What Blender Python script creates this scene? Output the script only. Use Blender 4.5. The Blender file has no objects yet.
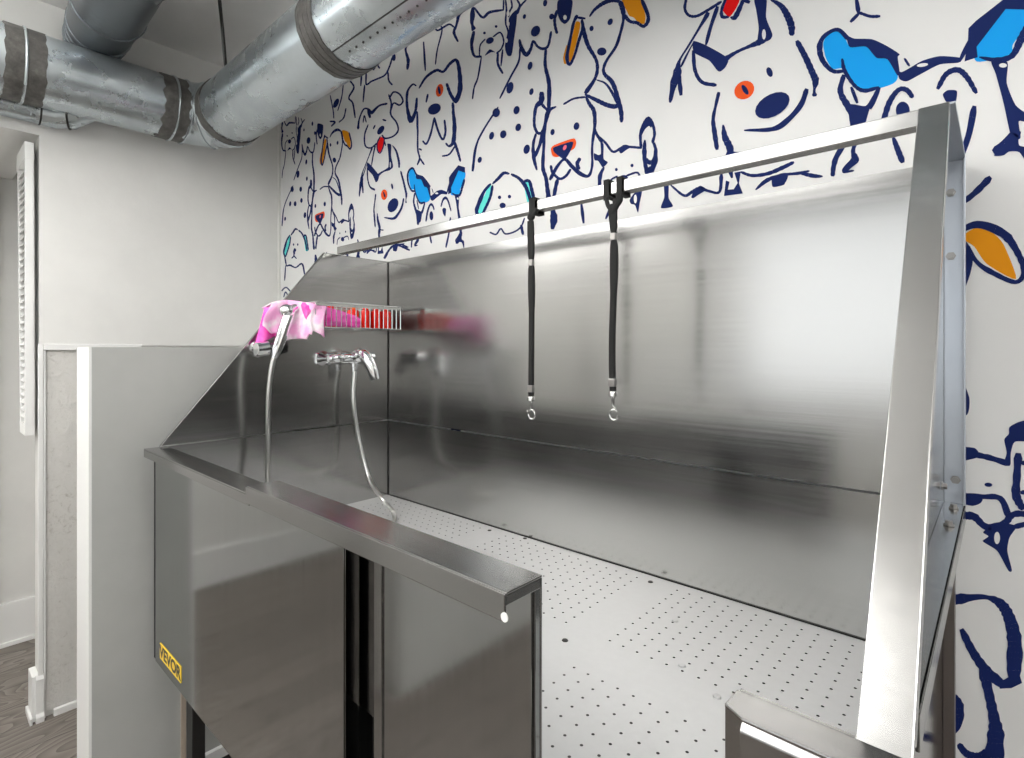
import bpy, math, random
from mathutils import Vector, Matrix
random.seed(7)
C = bpy.context.scene.collection
PI = math.pi
A = math.radians(42.0); SA = math.sin(A); CA = math.cos(A); F = 542.0; HZ = 348.0; CZ = 1.33

# ------------------------------------------------------------------ camera
cam_d = bpy.data.cameras.new('camera'); cam = bpy.data.objects.new('camera', cam_d); C.objects.link(cam)
cam.location = (0, 0, CZ); cam.rotation_euler = (PI/2, 0, A)
cam_d.sensor_width = 36; cam_d.lens = F/1024*36; cam_d.shift_y = -(379-HZ)/1024
cam_d.clip_start = .02
bpy.context.scene.camera = cam
sc = bpy.context.scene
sc.view_settings.view_transform = 'Standard'
try: sc.view_settings.look = 'None'
except Exception: pass
sc.view_settings.gamma = 1
sc.view_settings.use_curve_mapping = False
sc.view_settings.exposure = 0.2

# ------------------------------------------------------------------ materials
def new_mat(name):
    m = bpy.data.materials.new(name); m.use_nodes = True
    nt = m.node_tree; b = nt.nodes['Principled BSDF']
    return m, nt, b
def srgb(r, g, b):
    f = lambda c: (c/255/12.92) if c/255 <= .04045 else ((c/255+.055)/1.055)**2.4
    return (f(r), f(g), f(b), 1)
def plain(name, col, rough=.5, metal=0, spec=None):
    m, nt, b = new_mat(name)
    b.inputs['Base Color'].default_value = col; b.inputs['Roughness'].default_value = rough
    b.inputs['Metallic'].default_value = metal
    if spec is not None: b.inputs['Specular IOR Level'].default_value = spec
    return m
def coords(nt, scale):
    tc = nt.nodes.new('ShaderNodeTexCoord'); mp = nt.nodes.new('ShaderNodeMapping')
    mp.inputs['Scale'].default_value = scale
    nt.links.new(tc.outputs['Object'], mp.inputs['Vector'])
    return mp.outputs['Vector']
def noise(nt, vec, sc_=5, det=4, rough=.5, dist=0):
    n = nt.nodes.new('ShaderNodeTexNoise')
    n.inputs['Scale'].default_value = sc_; n.inputs['Detail'].default_value = det
    n.inputs['Roughness'].default_value = rough; n.inputs['Distortion'].default_value = dist
    nt.links.new(vec, n.inputs['Vector']); return n.outputs['Fac']
def ramp(nt, fac, stops):
    r = nt.nodes.new('ShaderNodeValToRGB'); e = r.color_ramp.elements
    while len(e) < len(stops): e.new(.5)
    for k, (p, c) in enumerate(stops):
        e[k].position = p; e[k].color = c if len(c) == 4 else (*c, 1)
    nt.links.new(fac, r.inputs['Fac']); return r.outputs['Color']
def maprange(nt, fac, a, b, c, d):
    r = nt.nodes.new('ShaderNodeMapRange')
    for k, v in zip(('From Min', 'From Max', 'To Min', 'To Max'), (a, b, c, d)): r.inputs[k].default_value = v
    nt.links.new(fac, r.inputs['Value']); return r.outputs['Result']
def bump(nt, b, h, strength, dist=.01):
    n = nt.nodes.new('ShaderNodeBump'); n.inputs['Strength'].default_value = strength
    n.inputs['Distance'].default_value = dist
    nt.links.new(h, n.inputs['Height']); nt.links.new(n.outputs['Normal'], b.inputs['Normal'])
def math_(nt, op, a, b=None):
    n = nt.nodes.new('ShaderNodeMath'); n.operation = op
    for k, v in enumerate((a, b)):
        if v is None: continue
        if isinstance(v, (int, float)): n.inputs[k].default_value = v
        else: nt.links.new(v, n.inputs[k])
    return n.outputs[0]

def steel(name, stretch, col=(.60, .595, .58), r0=.16, r1=.34, bstr=.05, wav=0.0):
    m, nt, b = new_mat(name)
    b.inputs['Metallic'].default_value = 1
    v1 = coords(nt, stretch); fine = noise(nt, v1, 60, 3, .6)
    v2 = coords(nt, (1, 1, 1)); big = noise(nt, v2, 2.6, 5, .6, .3)
    v3 = coords(nt, (1, 1, 1)); smg = noise(nt, v3, 9, 6, .7)
    s = math_(nt, 'ADD', math_(nt, 'MULTIPLY', fine, .45), math_(nt, 'MULTIPLY', big, .35))
    s = math_(nt, 'ADD', s, math_(nt, 'MULTIPLY', smg, .2))
    nt.links.new(maprange(nt, s, .3, .7, r0, r1), b.inputs['Roughness'])
    c0 = tuple(x*.95 for x in col); c1 = tuple(min(1, x*1.04) for x in col)
    nt.links.new(ramp(nt, s, [(.3, c0), (.7, c1)]), b.inputs['Base Color'])
    h = fine
    if wav:
        h = math_(nt, 'ADD', fine, math_(nt, 'MULTIPLY', noise(nt, v2, 2.0, 1, .4), wav))
    bump(nt, b, h, bstr, .004)
    return m
M = {}
M['steel_h'] = steel('brushed_steel_horizontal', (.03, 1, 2.6), r0=.15, r1=.24, col=(.43, .43, .425), bstr=.010)
M['steel_side'] = steel('polished_steel_side', (1, .05, 2), col=(.43, .427, .42), r0=.14, r1=.22, bstr=.01)
M['steel_front'] = steel('polished_steel_front', (1.5, 1, .05), col=(.35, .355, .355), r0=.07, r1=.13, bstr=.006)
M['steel_basin'] = steel('satin_steel_basin', (.05, .05, 2), col=(.37, .367, .36), r0=.15, r1=.26, bstr=.01)
M['steel_rim'] = steel('satin_steel_rim', (.06, 1, 1), col=(.32, .316, .312), r0=.14, r1=.22, bstr=.01)
M['steel_post'] = steel('brushed_steel_post', (.6, 1.2, 1.2), col=(.46, .46, .455), r0=.17, r1=.26, bstr=.012)
M['steel_plate'] = steel('matte_steel_plate', (1, 1, 1), col=(.68, .685, .69), r0=.38, r1=.52, bstr=.02)
M['steel_plate'].node_tree.nodes['Principled BSDF'].inputs['Metallic'].default_value = .45
M['steel_dark'] = plain('dark_steel_leg', (.035, .034, .033, 1), .35, .6)
M['steel_pan'] = plain('dull_steel_pan', (.09, .09, .09, 1), .6, .6)
M['chrome'] = plain('chrome', (.78, .79, .80, 1), .07, 1)
M['hose'] = plain('steel_hose', (.62, .62, .60, 1), .28, 1)
M['wire'] = plain('chromed_wire', (.70, .70, .69, 1), .18, 1)
M['black'] = plain('matt_black', (.006, .006, .006, 1), .6)
M['black_plastic'] = plain('black_plastic', (.01, .01, .01, 1), .25)
M['yellow'] = plain('yellow_sticker', srgb(243, 205, 60), .45)
M['sticker_ink'] = plain('sticker_ink', (.02, .018, .03, 1), .5)
M['sticker_red'] = plain('sticker_red', srgb(190, 60, 30), .5)
M['white_trim'] = plain('white_trim_paint', (.80, .80, .79, 1), .4)
M['screw'] = plain('zinc_screw', (.36, .35, .34, 1), .3, 1)
M['red'] = plain('red_plastic', (.75, .012, .006, 1), .25)
M['orange_cap'] = plain('orange_cap', (.85, .16, .02, 1), .35)
M['fill_glow'] = None

def strapmat():
    m, nt, b = new_mat('black_webbing')
    v = coords(nt, (1, 1, 1)); w = nt.nodes.new('ShaderNodeTexWave'); w.bands_direction = 'Z'
    w.inputs['Scale'].default_value = 180; nt.links.new(v, w.inputs['Vector'])
    nt.links.new(ramp(nt, w.outputs['Fac'], [(0, (.004, .004, .004)), (1, (.012, .012, .012))]), b.inputs['Base Color'])
    b.inputs['Roughness'].default_value = .8; bump(nt, b, w.outputs['Fac'], .3, .001); return m
M['strap'] = strapmat()

def wallmat(name, col, bs=.12, scl=60, rough=.6, stain=.04):
    m, nt, b = new_mat(name)
    v = coords(nt, (1, 1, 1)); n1 = noise(nt, v, 3, 4, .6); n2 = noise(nt, v, scl, 4, .6)
    c0 = tuple(x*(1-stain) for x in col[:3]); c1 = tuple(min(1, x*(1+stain)) for x in col[:3])
    nt.links.new(ramp(nt, n1, [(.35, c0), (.65, c1)]), b.inputs['Base Color'])
    b.inputs['Roughness'].default_value = rough; bump(nt, b, n2, bs, .004); return m
M['wall'] = wallmat('grey_white_wall_paint', (.74, .735, .715))
M['ceiling'] = wallmat('ceiling_paint', (.86, .855, .84))
M['paper'] = wallmat('white_mural_paper', (.745, .745, .74), bs=.03, rough=.5, stain=.015)
M['pony'] = wallmat('grey_plaster_paint', (.43, .435, .42), bs=.25, scl=14, rough=.4, stain=.06)
def stucco():
    m, nt, b = new_mat('rough_stucco')
    v = coords(nt, (1, 1, 1)); n2 = noise(nt, v, 45, 8, .75, .6); n1 = noise(nt, v, 4, 3)
    s = math_(nt, 'ADD', math_(nt, 'MULTIPLY', n2, .7), math_(nt, 'MULTIPLY', n1, .3))
    nt.links.new(ramp(nt, s, [(.34, (.48, .455, .42)), (.43, (.68, .665, .635)), (.7, (.75, .735, .71))]), b.inputs['Base Color'])
    b.inputs['Roughness'].default_value = .9; bump(nt, b, n2, .8, .01); return m
M['stucco'] = stucco()
def woodfloor():
    m, nt, b = new_mat('oak_plank_floor')
    tc = nt.nodes.new('ShaderNodeTexCoord')
    br = nt.nodes.new('ShaderNodeTexBrick'); mp = nt.nodes.new('ShaderNodeMapping')
    mp.inputs['Rotation'].default_value = (0, 0, PI/2)
    nt.links.new(tc.outputs['Object'], mp.inputs['Vector']); nt.links.new(mp.outputs['Vector'], br.inputs['Vector'])
    br.inputs['Scale'].default_value = 1; br.inputs['Brick Width'].default_value = 1.3
    br.inputs['Row Height'].default_value = .16; br.inputs['Mortar Size'].default_value = .0015
    br.inputs['Color1'].default_value = (.9, .9, .9, 1); br.inputs['Color2'].default_value = (1.15, 1.15, 1.15, 1)
    br.inputs['Mortar'].default_value = (.25, .25, .25, 1)
    v = coords(nt, (2.2, .8, 1)); n = noise(nt, v, 2.2, 2, .5, .4)
    rings = math_(nt, 'FRACT', math_(nt, 'MULTIPLY', n, 26))
    fine = noise(nt, coords(nt, (60, 4, 1)), 6, 3)
    g = math_(nt, 'ADD', math_(nt, 'MULTIPLY', rings, .7), math_(nt, 'MULTIPLY', fine, .3))
    col = ramp(nt, g, [(.05, (.085, .072, .062)), (.35, (.165, .143, .125)), (.9, (.25, .222, .198))])
    mx = nt.nodes.new('ShaderNodeMix'); mx.data_type = 'RGBA'; mx.blend_type = 'MULTIPLY'; mx.inputs[0].default_value = 1
    nt.links.new(col, mx.inputs[6]); nt.links.new(br.outputs['Color'], mx.inputs[7])
    nt.links.new(mx.outputs[2], b.inputs['Base Color']); b.inputs['Roughness'].default_value = .45
    bump(nt, b, g, .1, .002); return m
M['floor'] = woodfloor()
def galv(name, col=(.50, .545, .57), dark=(.36, .40, .43), r0=.24, r1=.31):
    m, nt, b = new_mat(name)
    b.inputs['Metallic'].default_value = .85
    v = coords(nt, (1, 1, 1))
    vo = nt.nodes.new('ShaderNodeTexVoronoi'); vo.inputs['Scale'].default_value = 70
    nt.links.new(v, vo.inputs['Vector'])
    n = noise(nt, v, 7, 2, .5); n3 = noise(nt, v, 60, 3, .6)
    s = math_(nt, 'ADD', math_(nt, 'MULTIPLY', n, .8), math_(nt, 'MULTIPLY', n3, .2))
    nt.links.new(ramp(nt, s, [(.2, dark), (.5, col), (.8, tuple(min(1, c*1.15) for c in col))]), b.inputs['Base Color'])
    nt.links.new(maprange(nt, s, .3, .7, r0, r1), b.inputs['Roughness'])
    return m
M['galv'] = galv('galvanised_sheet')
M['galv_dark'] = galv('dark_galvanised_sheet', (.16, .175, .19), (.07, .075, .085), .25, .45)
def mastic():
    m, nt, b = new_mat('grey_duct_sealant')
    n = noise(nt, coords(nt, (1, 1, 1)), 30, 5, .7)
    nt.links.new(ramp(nt, n, [(.35, (.055, .052, .048)), (.6, (.11, .105, .098)), (.8, (.2, .195, .18))]), b.inputs['Base Color'])
    b.inputs['Roughness'].default_value = .5; bump(nt, b, n, .4, .004); return m
M['mastic'] = mastic()
def cloth(name, c0, c1):
    m, nt, b = new_mat(name)
    n = noise(nt, coords(nt, (1, 1, 1)), 26, 3, .5); n2 = noise(nt, coords(nt, (1, 1, 1)), 400, 2)
    nt.links.new(ramp(nt, n, [(.4, c0), (.62, c1)]), b.inputs['Base Color'])
    b.inputs['Roughness'].default_value = .9; bump(nt, b, n2, .3, .002); return m
M['pink'] = cloth('hot_pink_towelling', (.96, .06, .48), (.98, .20, .64))
M['pink_overexposed'] = cloth('overexposed_pink_towelling', (.96, .45, .76), (.99, .86, .93))  # overexposure of the hanging end put into the towel colour
M['navy'] = plain('mural_navy_ink', srgb(22, 37, 92), .75, 0, .15)
M['m_orange'] = plain('mural_orange_ink', srgb(228, 148, 22), .75, 0, .15)
M['m_eye'] = plain('mural_orange_red_ink', srgb(232, 88, 36), .75, 0, .15)
M['m_red'] = plain('mural_red_ink', srgb(232, 18, 18), .75, 0, .15)
M['m_blue'] = plain('mural_blue_ink', srgb(22, 158, 236), .75, 0, .15)
M['m_teal'] = plain('mural_teal_ink', srgb(100, 218, 212), .75, 0, .15)
M['m_pink'] = plain('mural_pink_ink', srgb(226, 110, 130), .75, 0, .15)
m, nt, b = new_mat('fill_light_diffuser')
b.inputs['Base Color'].default_value = (.9, .9, .9, 1)
b.inputs['Emission Color'].default_value = (1, .985, .955, 1); b.inputs['Emission Strength'].default_value = 8.5
M['fill_glow'] = m

# ------------------------------------------------------------------ mesh helpers
class MB:
    def __init__(s): s.v = []; s.f = []; s.m = []; s.mi = 0; s.mats = []
    def use(s, mat):
        if mat not in s.mats: s.mats.append(mat)
        s.mi = s.mats.index(mat); return s
    def add(s, vs, fs):
        o = len(s.v); s.v += [tuple(v) for v in vs]
        for f in fs: s.f.append(tuple(o+i for i in f)); s.m.append(s.mi)
    def box(s, x0, x1, y0, y1, z0, z1):
        if x0 > x1: x0, x1 = x1, x0
        if y0 > y1: y0, y1 = y1, y0
        if z0 > z1: z0, z1 = z1, z0
        s.add([(x0,y0,z0),(x1,y0,z0),(x1,y1,z0),(x0,y1,z0),(x0,y0,z1),(x1,y0,z1),(x1,y1,z1),(x0,y1,z1)],
              [(3,2,1,0),(4,5,6,7),(0,1,5,4),(1,2,6,5),(2,3,7,6),(3,0,4,7)]); return s
    def prism(s, pts, vec):
        """closed polygon pts (3d) swept by vec"""
        n = len(pts); vec = Vector(vec)
        nrm = Vector((0,0,0))
        for i in range(n): nrm += Vector(pts[i]).cross(Vector(pts[(i+1) % n]))
        if nrm.dot(vec) < 0: pts = list(reversed(pts))
        vs = [Vector(p) for p in pts] + [Vector(p)+vec for p in pts]
        s.add(vs, [tuple(reversed(range(n))), tuple(range(n, 2*n))] +
              [(i, (i+1) % n, n+(i+1) % n, n+i) for i in range(n)]); return s
    def tube(s, pts, r, n=12, caps=True, up=None):
        pts = [Vector(p) for p in pts]; k = len(pts)
        rs = r if isinstance(r, (list, tuple)) else [r]*k
        t0 = (pts[1]-pts[0]).normalized()
        a = Vector((0,0,1)) if abs(t0.z) < .9 else Vector((1,0,0))
        u = t0.cross(a).normalized(); rings = []; prev = t0
        for i in range(k):
            if i == 0: t = t0
            elif i == k-1: t = (pts[i]-pts[i-1]).normalized()
            else: t = ((pts[i+1]-pts[i]).normalized()+(pts[i]-pts[i-1]).normalized()).normalized()
            q = prev.rotation_difference(t); u = (q @ u); u = (u - t*u.dot(t)).normalized(); prev = t
            w = t.cross(u)
            rings.append([pts[i]+(u*math.cos(2*PI*j/n)+w*math.sin(2*PI*j/n))*rs[i] for j in range(n)])
        vs = [p for rg in rings for p in rg]; fs = []
        for i in range(k-1):
            for j in range(n):
                fs.append((i*n+j, i*n+(j+1) % n, (i+1)*n+(j+1) % n, (i+1)*n+j))
        if caps: fs.append(tuple(reversed(range(n)))); fs.append(tuple((k-1)*n+j for j in range(n)))
        s.add(vs, fs); return s
    def ball(s, c, r, n=12, sc=(1,1,1)):
        c = Vector(c); pr = []
        for i in range(n//2+1):
            a = PI*i/(n//2); pr.append((math.sin(a)*r, -math.cos(a)*r))
        vs = []; fs = []
        for (rr, z) in pr:
            for j in range(n): vs.append(c+Vector((rr*math.cos(2*PI*j/n)*sc[0], rr*math.sin(2*PI*j/n)*sc[1], z*sc[2])))
        for i in range(len(pr)-1):
            for j in range(n): fs.append((i*n+j, i*n+(j+1) % n, (i+1)*n+(j+1) % n, (i+1)*n+j))
        s.add(vs, fs); return s
    def lathe(s, base, axis, prof, n=20):
        """prof: (r, h) along axis"""
        axis = Vector(axis).normalized(); base = Vector(base)
        return s.tube([base+axis*(h+1e-6*i) for i, (r, h) in enumerate(prof)], [max(r, 1e-5) for r, h in prof], n)
    def build(s, name, mat=None, parent=None, smooth=False, bevel=0, angle=40, solid=0):
        me = bpy.data.meshes.new(name)
        if parent is not None and parent.type == 'EMPTY':
            off = parent.matrix_basis.translation
        else: off = Vector((0,0,0))
        if parent is not None and parent.type != 'EMPTY' and parent.parent: off = parent.parent.matrix_basis.translation
        me.from_pydata([tuple(Vector(v)-off) for v in s.v], [], s.f)
        for mt in (s.mats or [mat]): me.materials.append(mt)
        if s.mats:
            for p, i in zip(me.polygons, s.m): p.material_index = i
        me.validate(); me.update()
        o = bpy.data.objects.new(name, me); C.objects.link(o)
        if parent is not None: o.parent = parent
        if smooth:
            for p in me.polygons: p.use_smooth = True
            md = o.modifiers.new('edge', 'EDGE_SPLIT'); md.split_angle = math.radians(angle)
        if solid:
            md = o.modifiers.new('thick', 'SOLIDIFY'); md.thickness = solid; md.offset = 0
        if bevel:
            md = o.modifiers.new('bevel', 'BEVEL'); md.width = bevel; md.segments = 2; md.limit_method = 'ANGLE'
        return o
def spline(pts, n=8):
    pts = [Vector(p) for p in pts]; out = []
    P = [pts[0]*2-pts[1]] + pts + [pts[-1]*2-pts[-2]]
    for i in range(1, len(P)-2):
        a, b_, c, d = P[i-1:i+3]
        for k in range(n):
            t = k/n
            out.append(.5*((2*b_)+(c-a)*t+(2*a-5*b_+4*c-d)*t*t+(3*b_-a-3*c+d)*t**3))
    out.append(pts[-1]); return out
def thing(name, label, cat, loc=(0,0,0), group=None):
    o = bpy.data.objects.new(name, None); C.objects.link(o); o.location = loc; o.empty_display_size = .05
    o['label'] = label; o['category'] = cat
    if group: o['group'] = group
    return o
def struct(o): o['kind'] = 'structure'; return o
def ray(px, py):
    u = (px-512)/F; v = (HZ-py)/F
    return Vector((-SA+CA*u, CA+SA*u, v))
def onY(px, py, y):  d = ray(px, py); t = y/d.y; return Vector((d.x*t, y, CZ+d.z*t))
def onX(px, py, x):  d = ray(px, py); t = x/d.x; return Vector((x, d.y*t, CZ+d.z*t))
# ------------------------------------------------------------------ dog mural drawn on the paper of the back wall
YW = 1.18; PERIOD = 1.30; XLW = -2.55
CR = dict(E=(500,0,5.689), Fq=(500,90,5.689), D=(380,110,5.4125), B=(270,160,5.414), Cc=(380,0,5.829), G=(660,0,5.689),
          H=(800,0,4.571), M=(600,160,5.12), N=(780,130,7.314), O=(490,180,6.4), P=(930,60,3.16), Q=(950,400,3.78),
          R=(950,580,4.26), S5=(330,40,6.32))
mural = []   # (material, [pts (x,z)], layer, copy)
def topx(cr, p): x0, y0, s = CR[cr]; return (x0+p[0]/s, y0+p[1]/s)
def wallpt(px): v = onY(px[0], px[1], YW); return (v.x, v.z)
def St(cr, w, pts, cp=1, mat='navy', layer=2):
    """a brush stroke, widths in the units of the drawing sheet"""
    P_ = [Vector((*topx(cr, p), 0)) for p in pts]; n = len(P_)
    ws = w if isinstance(w, list) else [w]*n
    s = CR[cr][2]
    Q_ = [Vector((p.x, p.y, ws[i]/s/2)) for i, p in enumerate(P_)]
    sp = spline(Q_, 6) if n > 2 else [Q_[0].lerp(Q_[1], k/4) for k in range(5)]
    Lft = []; Rgt = []
    for i, p in enumerate(sp):
        a = sp[max(0, i-1)]; b_ = sp[min(len(sp)-1, i+1)]
        t = Vector((b_.x-a.x, b_.y-a.y)); 
        if t.length < 1e-6: t = Vector((1, 0))
        t.normalize(); nn = Vector((-t.y, t.x))
        h = max(p.z*1.2, .6)*(1+.10*math.sin(i*1.7+p.x))
        if i in (0, len(sp)-1): h *= .6
        c = Vector((p.x, p.y))
        if i == 0: c -= t*h*.5
        if i == len(sp)-1: c += t*h*.5
        Lft.append(c+nn*h); Rgt.append(c-nn*h)
    for i in range(len(Lft)-1):
        mural.append((mat, [wallpt(q) for q in (Lft[i], Lft[i+1], Rgt[i+1], Rgt[i])], layer, cp))
def Pg(cr, mat, pts, cp=1, layer=1, sm=True):
    q = [Vector((*topx(cr, p), 0)) for p in pts]
    if sm:
        n = len(q); out = []
        for i in range(n):
            a, b_, c, d = q[i-1], q[i], q[(i+1) % n], q[(i+2) % n]
            for k in range(5):
                t = k/5
                T = .72
                m1 = (c-a)*.5*T; m2 = (d-b_)*.5*T
                out.append(b_*(2*t**3-3*t*t+1)+m1*(t**3-2*t*t+t)+c*(-2*t**3+3*t*t)+m2*(t**3-t*t))
        q = out
    mural.append((mat, [wallpt((p.x, p.y)) for p in q], layer, cp))
def El(cr, c, rx, ry, tilt=0, cp=1, mat='navy', layer=3):
    t = math.radians(tilt); pts = []
    for k in range(18):
        a = 2*PI*k/18; x = rx*math.cos(a); y = ry*math.sin(a)
        pts.append((c[0]+x*math.cos(t)+y*math.sin(t), c[1]-x*math.sin(t)+y*math.cos(t)))
    mural.append((mat, [wallpt(topx(cr, p)) for p in pts], layer, cp))
# spotted dog
Pg('Cc','navy',[(800,60),(795,140),(782,230),(768,320),(745,325),(732,290),(742,230),(752,170),(752,110),(775,75)],layer=2)
St('Cc',9,[(733,0),(738,60),(733,130),(748,190),(735,260),(738,300)]); St('Cc',9,[(765,0),(770,40),(755,70),(750,100)])
El('Cc',(748,80),9,16,mat='paper'); El('Cc',(748,140),9,14,mat='paper'); El('Cc',(738,237),8,13,mat='paper')
St('Cc',10,[(800,0),(815,30),(800,70)])
St('E',9,[(150,0),(118,35),(100,80)])
El('E',(140,95),9,14,-15); El('E',(295,95),14,17,-20); El('E',(258,18),12,20,-10); El('E',(203,178),24,33,-30)
St('E',[10,18,20,14,12,12,14,12,12],[(112,225),(122,270),(150,312),(175,280),(190,235),(215,265),(245,278),(275,260),(292,180)])
Pg('E','navy',[(335,0),(325,40),(330,85),(345,120),(370,137),(398,110),(410,50),(410,0)],layer=2)
El('E',(371,100),10,14,mat='paper'); St('E',14,[(325,60),(312,110),(315,150),(325,190)])
St('E',9,[(115,270),(107,350),(60,440),(0,560)]); St('D',[8,9,10,14],[(640,-15),(560,110),(520,200),(502,330)])
St('E',[12,16,20,20],[(262,275),(258,370),(280,480),(278,620)])
for c, a, b_ in (((172,375),13,24),((58,500),19,34),((180,522),12,20),((95,627),17,24),((105,725),16,22)): El('E',c,a,b_,-15)
for c, a, b_ in (((605,140),13,22),((668,132),17,22),((748,95),14,20),((795,213),17,26),((541,270),11,17),((630,15),20,25)): El('D',c,a,b_,-15)
St('Fq',[24,26,18,14,14,14],[(238,15),(235,65),(207,95),(196,160),(198,210),(215,248)]); St('Fq',14,[(215,248),(240,240),(262,180),(275,125),(250,95),(235,75)])
St('Fq',[12,14,18,10],[(205,250),(190,310),(193,385),(210,455)]); St('Fq',16,[(240,250),(228,310),(198,380)])
# dog with the red nose
St('Fq',[8,20,16,14,18,18,20,26],[(320,95),(278,120),(257,200),(250,320),(245,440),(262,500),(270,560),(280,630)])
St('Fq',10,[(362,82),(420,50),(490,40)])
St('Fq',[12,18,20,16,12,12,14,22,18,14,14,16],[(490,40),(510,80),(535,120),(540,200),(525,320),(525,430),(505,488),(460,478),(410,435),(370,395),(330,430),(285,510)])
St('Fq',13,[(290,430),(300,470),(340,505),(375,490),(402,452)]); St('Fq',18,[(455,390),(440,420),(450,450)])
St('Fq',18,[(328,510),(316,560),(305,625)])
El('Fq',(300,240),12,18,-10); El('Fq',(436,206),16,22,-15)
Pg('Fq','m_eye',[(290,335),(310,313),(400,280),(425,277),(434,300),(420,335),(335,380),(300,375)],layer=1)
Pg('Fq','navy',[(303,330),(330,318),(400,295),(418,300),(405,340),(370,395),(330,372),(307,352)],layer=2); El('Fq',(370,328),9,16,-25,mat='m_pink')
# dog with orange ears
St('E',[8,14,20,20,14],[(510,95),(540,55),(590,18),(640,2),(690,12)])
St('E',[24,24,14,14,14,14,14,18,22,20,22,16],[(685,10),(700,60),(703,110),(688,180),(660,265),(610,340),(590,390),(598,425),(640,470),(672,560),(690,640),(692,695)])
St('E',[10,20,20,16,16,16,24],[(468,110),(478,180),(502,260),(545,335),(555,390),(540,450),(487,530)])
Pg('E','m_orange',[(432,125),(457,130),(450,185),(430,265),(407,345),(390,345),(393,280),(413,200)],layer=1)
Pg('E','m_orange',[(380,255),(360,325),(366,362),(380,360),(388,300)],layer=1)
St('E',[16,14,14,18,14,12,14,14,12],[(440,88),(420,130),(400,225),(382,325),(397,368),(425,315),(448,235),(470,165),(466,115)]); St('E',12,[(440,100),(485,106)])
El('E',(522,163),12,16,-10); El('E',(628,125),14,20,-25); El('E',(580,294),27,23,10)
Pg('E','m_orange',[(690,25),(705,-8),(790,-8),(812,30),(828,90),(822,135),(790,130),(760,100),(735,90),(715,50)],layer=1)
St('E',[22,16,16,16,18,18],[(705,85),(740,122),(780,130),(820,150),(845,100),(808,0)])
St('E',[6,10,14,12],[(550,455),(600,475),(640,530),(668,590)]); St('E',[12,20,22,22,10],[(485,538),(550,570),(610,598),(660,605),(680,575)])
# terrier
St('Fq',[10,12,12,12,12,12],[(545,250),(600,300),(645,352),(700,325),(750,325),(805,330)])
Pg('Fq','navy',[(690,325),(700,314),(722,312),(748,325),(725,338),(690,362),(678,347)],layer=2)
St('Fq',14,[(803,330),(800,250),(820,190),(845,160),(868,190),(880,250),(868,300)])
Pg('Fq','navy',[(800,225),(812,190),(845,150),(872,185),(860,215),(848,205),(825,225),(805,260)],layer=2)
St('Fq',[10,22,18,30],[(825,285),(822,350),(826,420),(845,485)]); St('Fq',[10,14,28,20],[(868,290),(885,340),(880,410),(855,480)])
St('Fq',22,[(828,395),(850,412),(882,408)]); St('Fq',16,[(832,455),(865,440)]); St('Fq',8,[(880,300),(896,355)])
Pg('Fq','navy',[(572,290),(590,310),(590,390),(614,412),(585,440),(560,405),(538,398),(535,360),(560,370),(575,360)],layer=2)
St('Fq',14,[(535,215),(550,250),(580,300)])
St('Fq',[10,20,14],[(592,440),(570,490),(567,558)]); El('Fq',(663,453),8,9); El('Fq',(752,430),9,10)
St('Fq',9,[(618,562),(630,515),(668,490)]); El('Fq',(705,505),26,21); St('Fq',10,[(720,488),(780,470),(800,500)])
Pg('M','navy',[(152,205),(178,168),(215,160),(205,215),(195,270),(180,232),(160,225)],layer=2); El('M',(182,200),8,22,mat='paper')
Pg('M','navy',[(328,130),(352,130),(352,195),(374,238),(313,246),(330,190)],layer=2)
St('M',[8,12,14,14,12,12,18],[(362,128),(430,182),(470,165),(510,145),(560,160),(612,163),(622,75)])
Pg('M','navy',[(468,190),(485,152),(515,132),(545,152),(505,178),(480,195)],layer=2)
Pg('M','navy',[(688,65),(722,58),(712,120),(732,172),(635,185),(645,105),(664,112),(655,152),(685,150),(705,118)],layer=2,sm=False)
St('M',[12,14,16,18,14],[(722,62),(780,80),(860,70),(930,42),(992,12)])
St('M',[8,18,12,14],[(798,152),(850,108),(920,80),(1030,68)]); Pg('M','navy',[(885,85),(962,78),(942,125),(885,138)],layer=2)
St('N',[14,12,12,12],[(0,325),(90,318),(150,310),(215,300)]); St('N',[20,26,14],[(150,315),(240,335),(310,340)])
Pg('N','navy',[(0,340),(40,345),(32,400),(-30,410)],layer=2)
St('N',[30,34,30,26],[(462,115),(412,200),(392,270),(385,335)]); St('N',[30,26,50,40,20,12],[(548,95),(535,160),(548,215),(505,262),(465,305),(540,298)])
St('N',[26,36,38],[(830,60),(860,140),(897,235)])
St('O',17,[(585,150),(600,275)]); St('O',14,[(778,165),(742,248)]); St('O',[22,40,22],[(402,190),(410,245),(400,312)])
St('O',9,[(0,335),(40,348),(70,312),(100,345),(160,330),(200,298),(222,245)],cp=0); St('O',16,[(200,290),(212,348)],cp=0)
# dog with teal ears
St('D',[8,14,14,10],[(610,400),(640,372),(670,342),(700,345)]); St('D',[12,14,18,16,16],[(712,348),(750,368),(780,400),(800,440),(822,512)])
Pg('D','m_teal',[(580,408),(605,410),(606,455),(572,535),(545,575),(528,545),(545,500),(572,450)],layer=1)
St('D',[10,14,18,16,12,12,12,12],[(600,400),(565,440),(538,500),(523,550),(545,577),(572,530),(598,470),(610,410)])
Pg('D','m_teal',[(782,390),(808,395),(816,440),(832,480),(834,512),(802,512),(785,440)],layer=1)
St('D',[10,14,14,16,14],[(775,402),(788,385),(810,388),(824,440),(840,505)])
El('D',(648,473),9,10); El('D',(702,469),9,10); El('D',(665,517),17,15); St('D',8,[(663,525),(661,552)])
St('B',5,[(128,490),(130,518),(118,532)]); St('B',5,[(130,518),(144,534)])
St('B',[6,8,6,8,6],[(90,575),(110,570),(140,582),(175,563),(190,632)]); St('B',5,[(85,572),(80,652)]); St('B',6,[(75,495),(90,575)])
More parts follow.
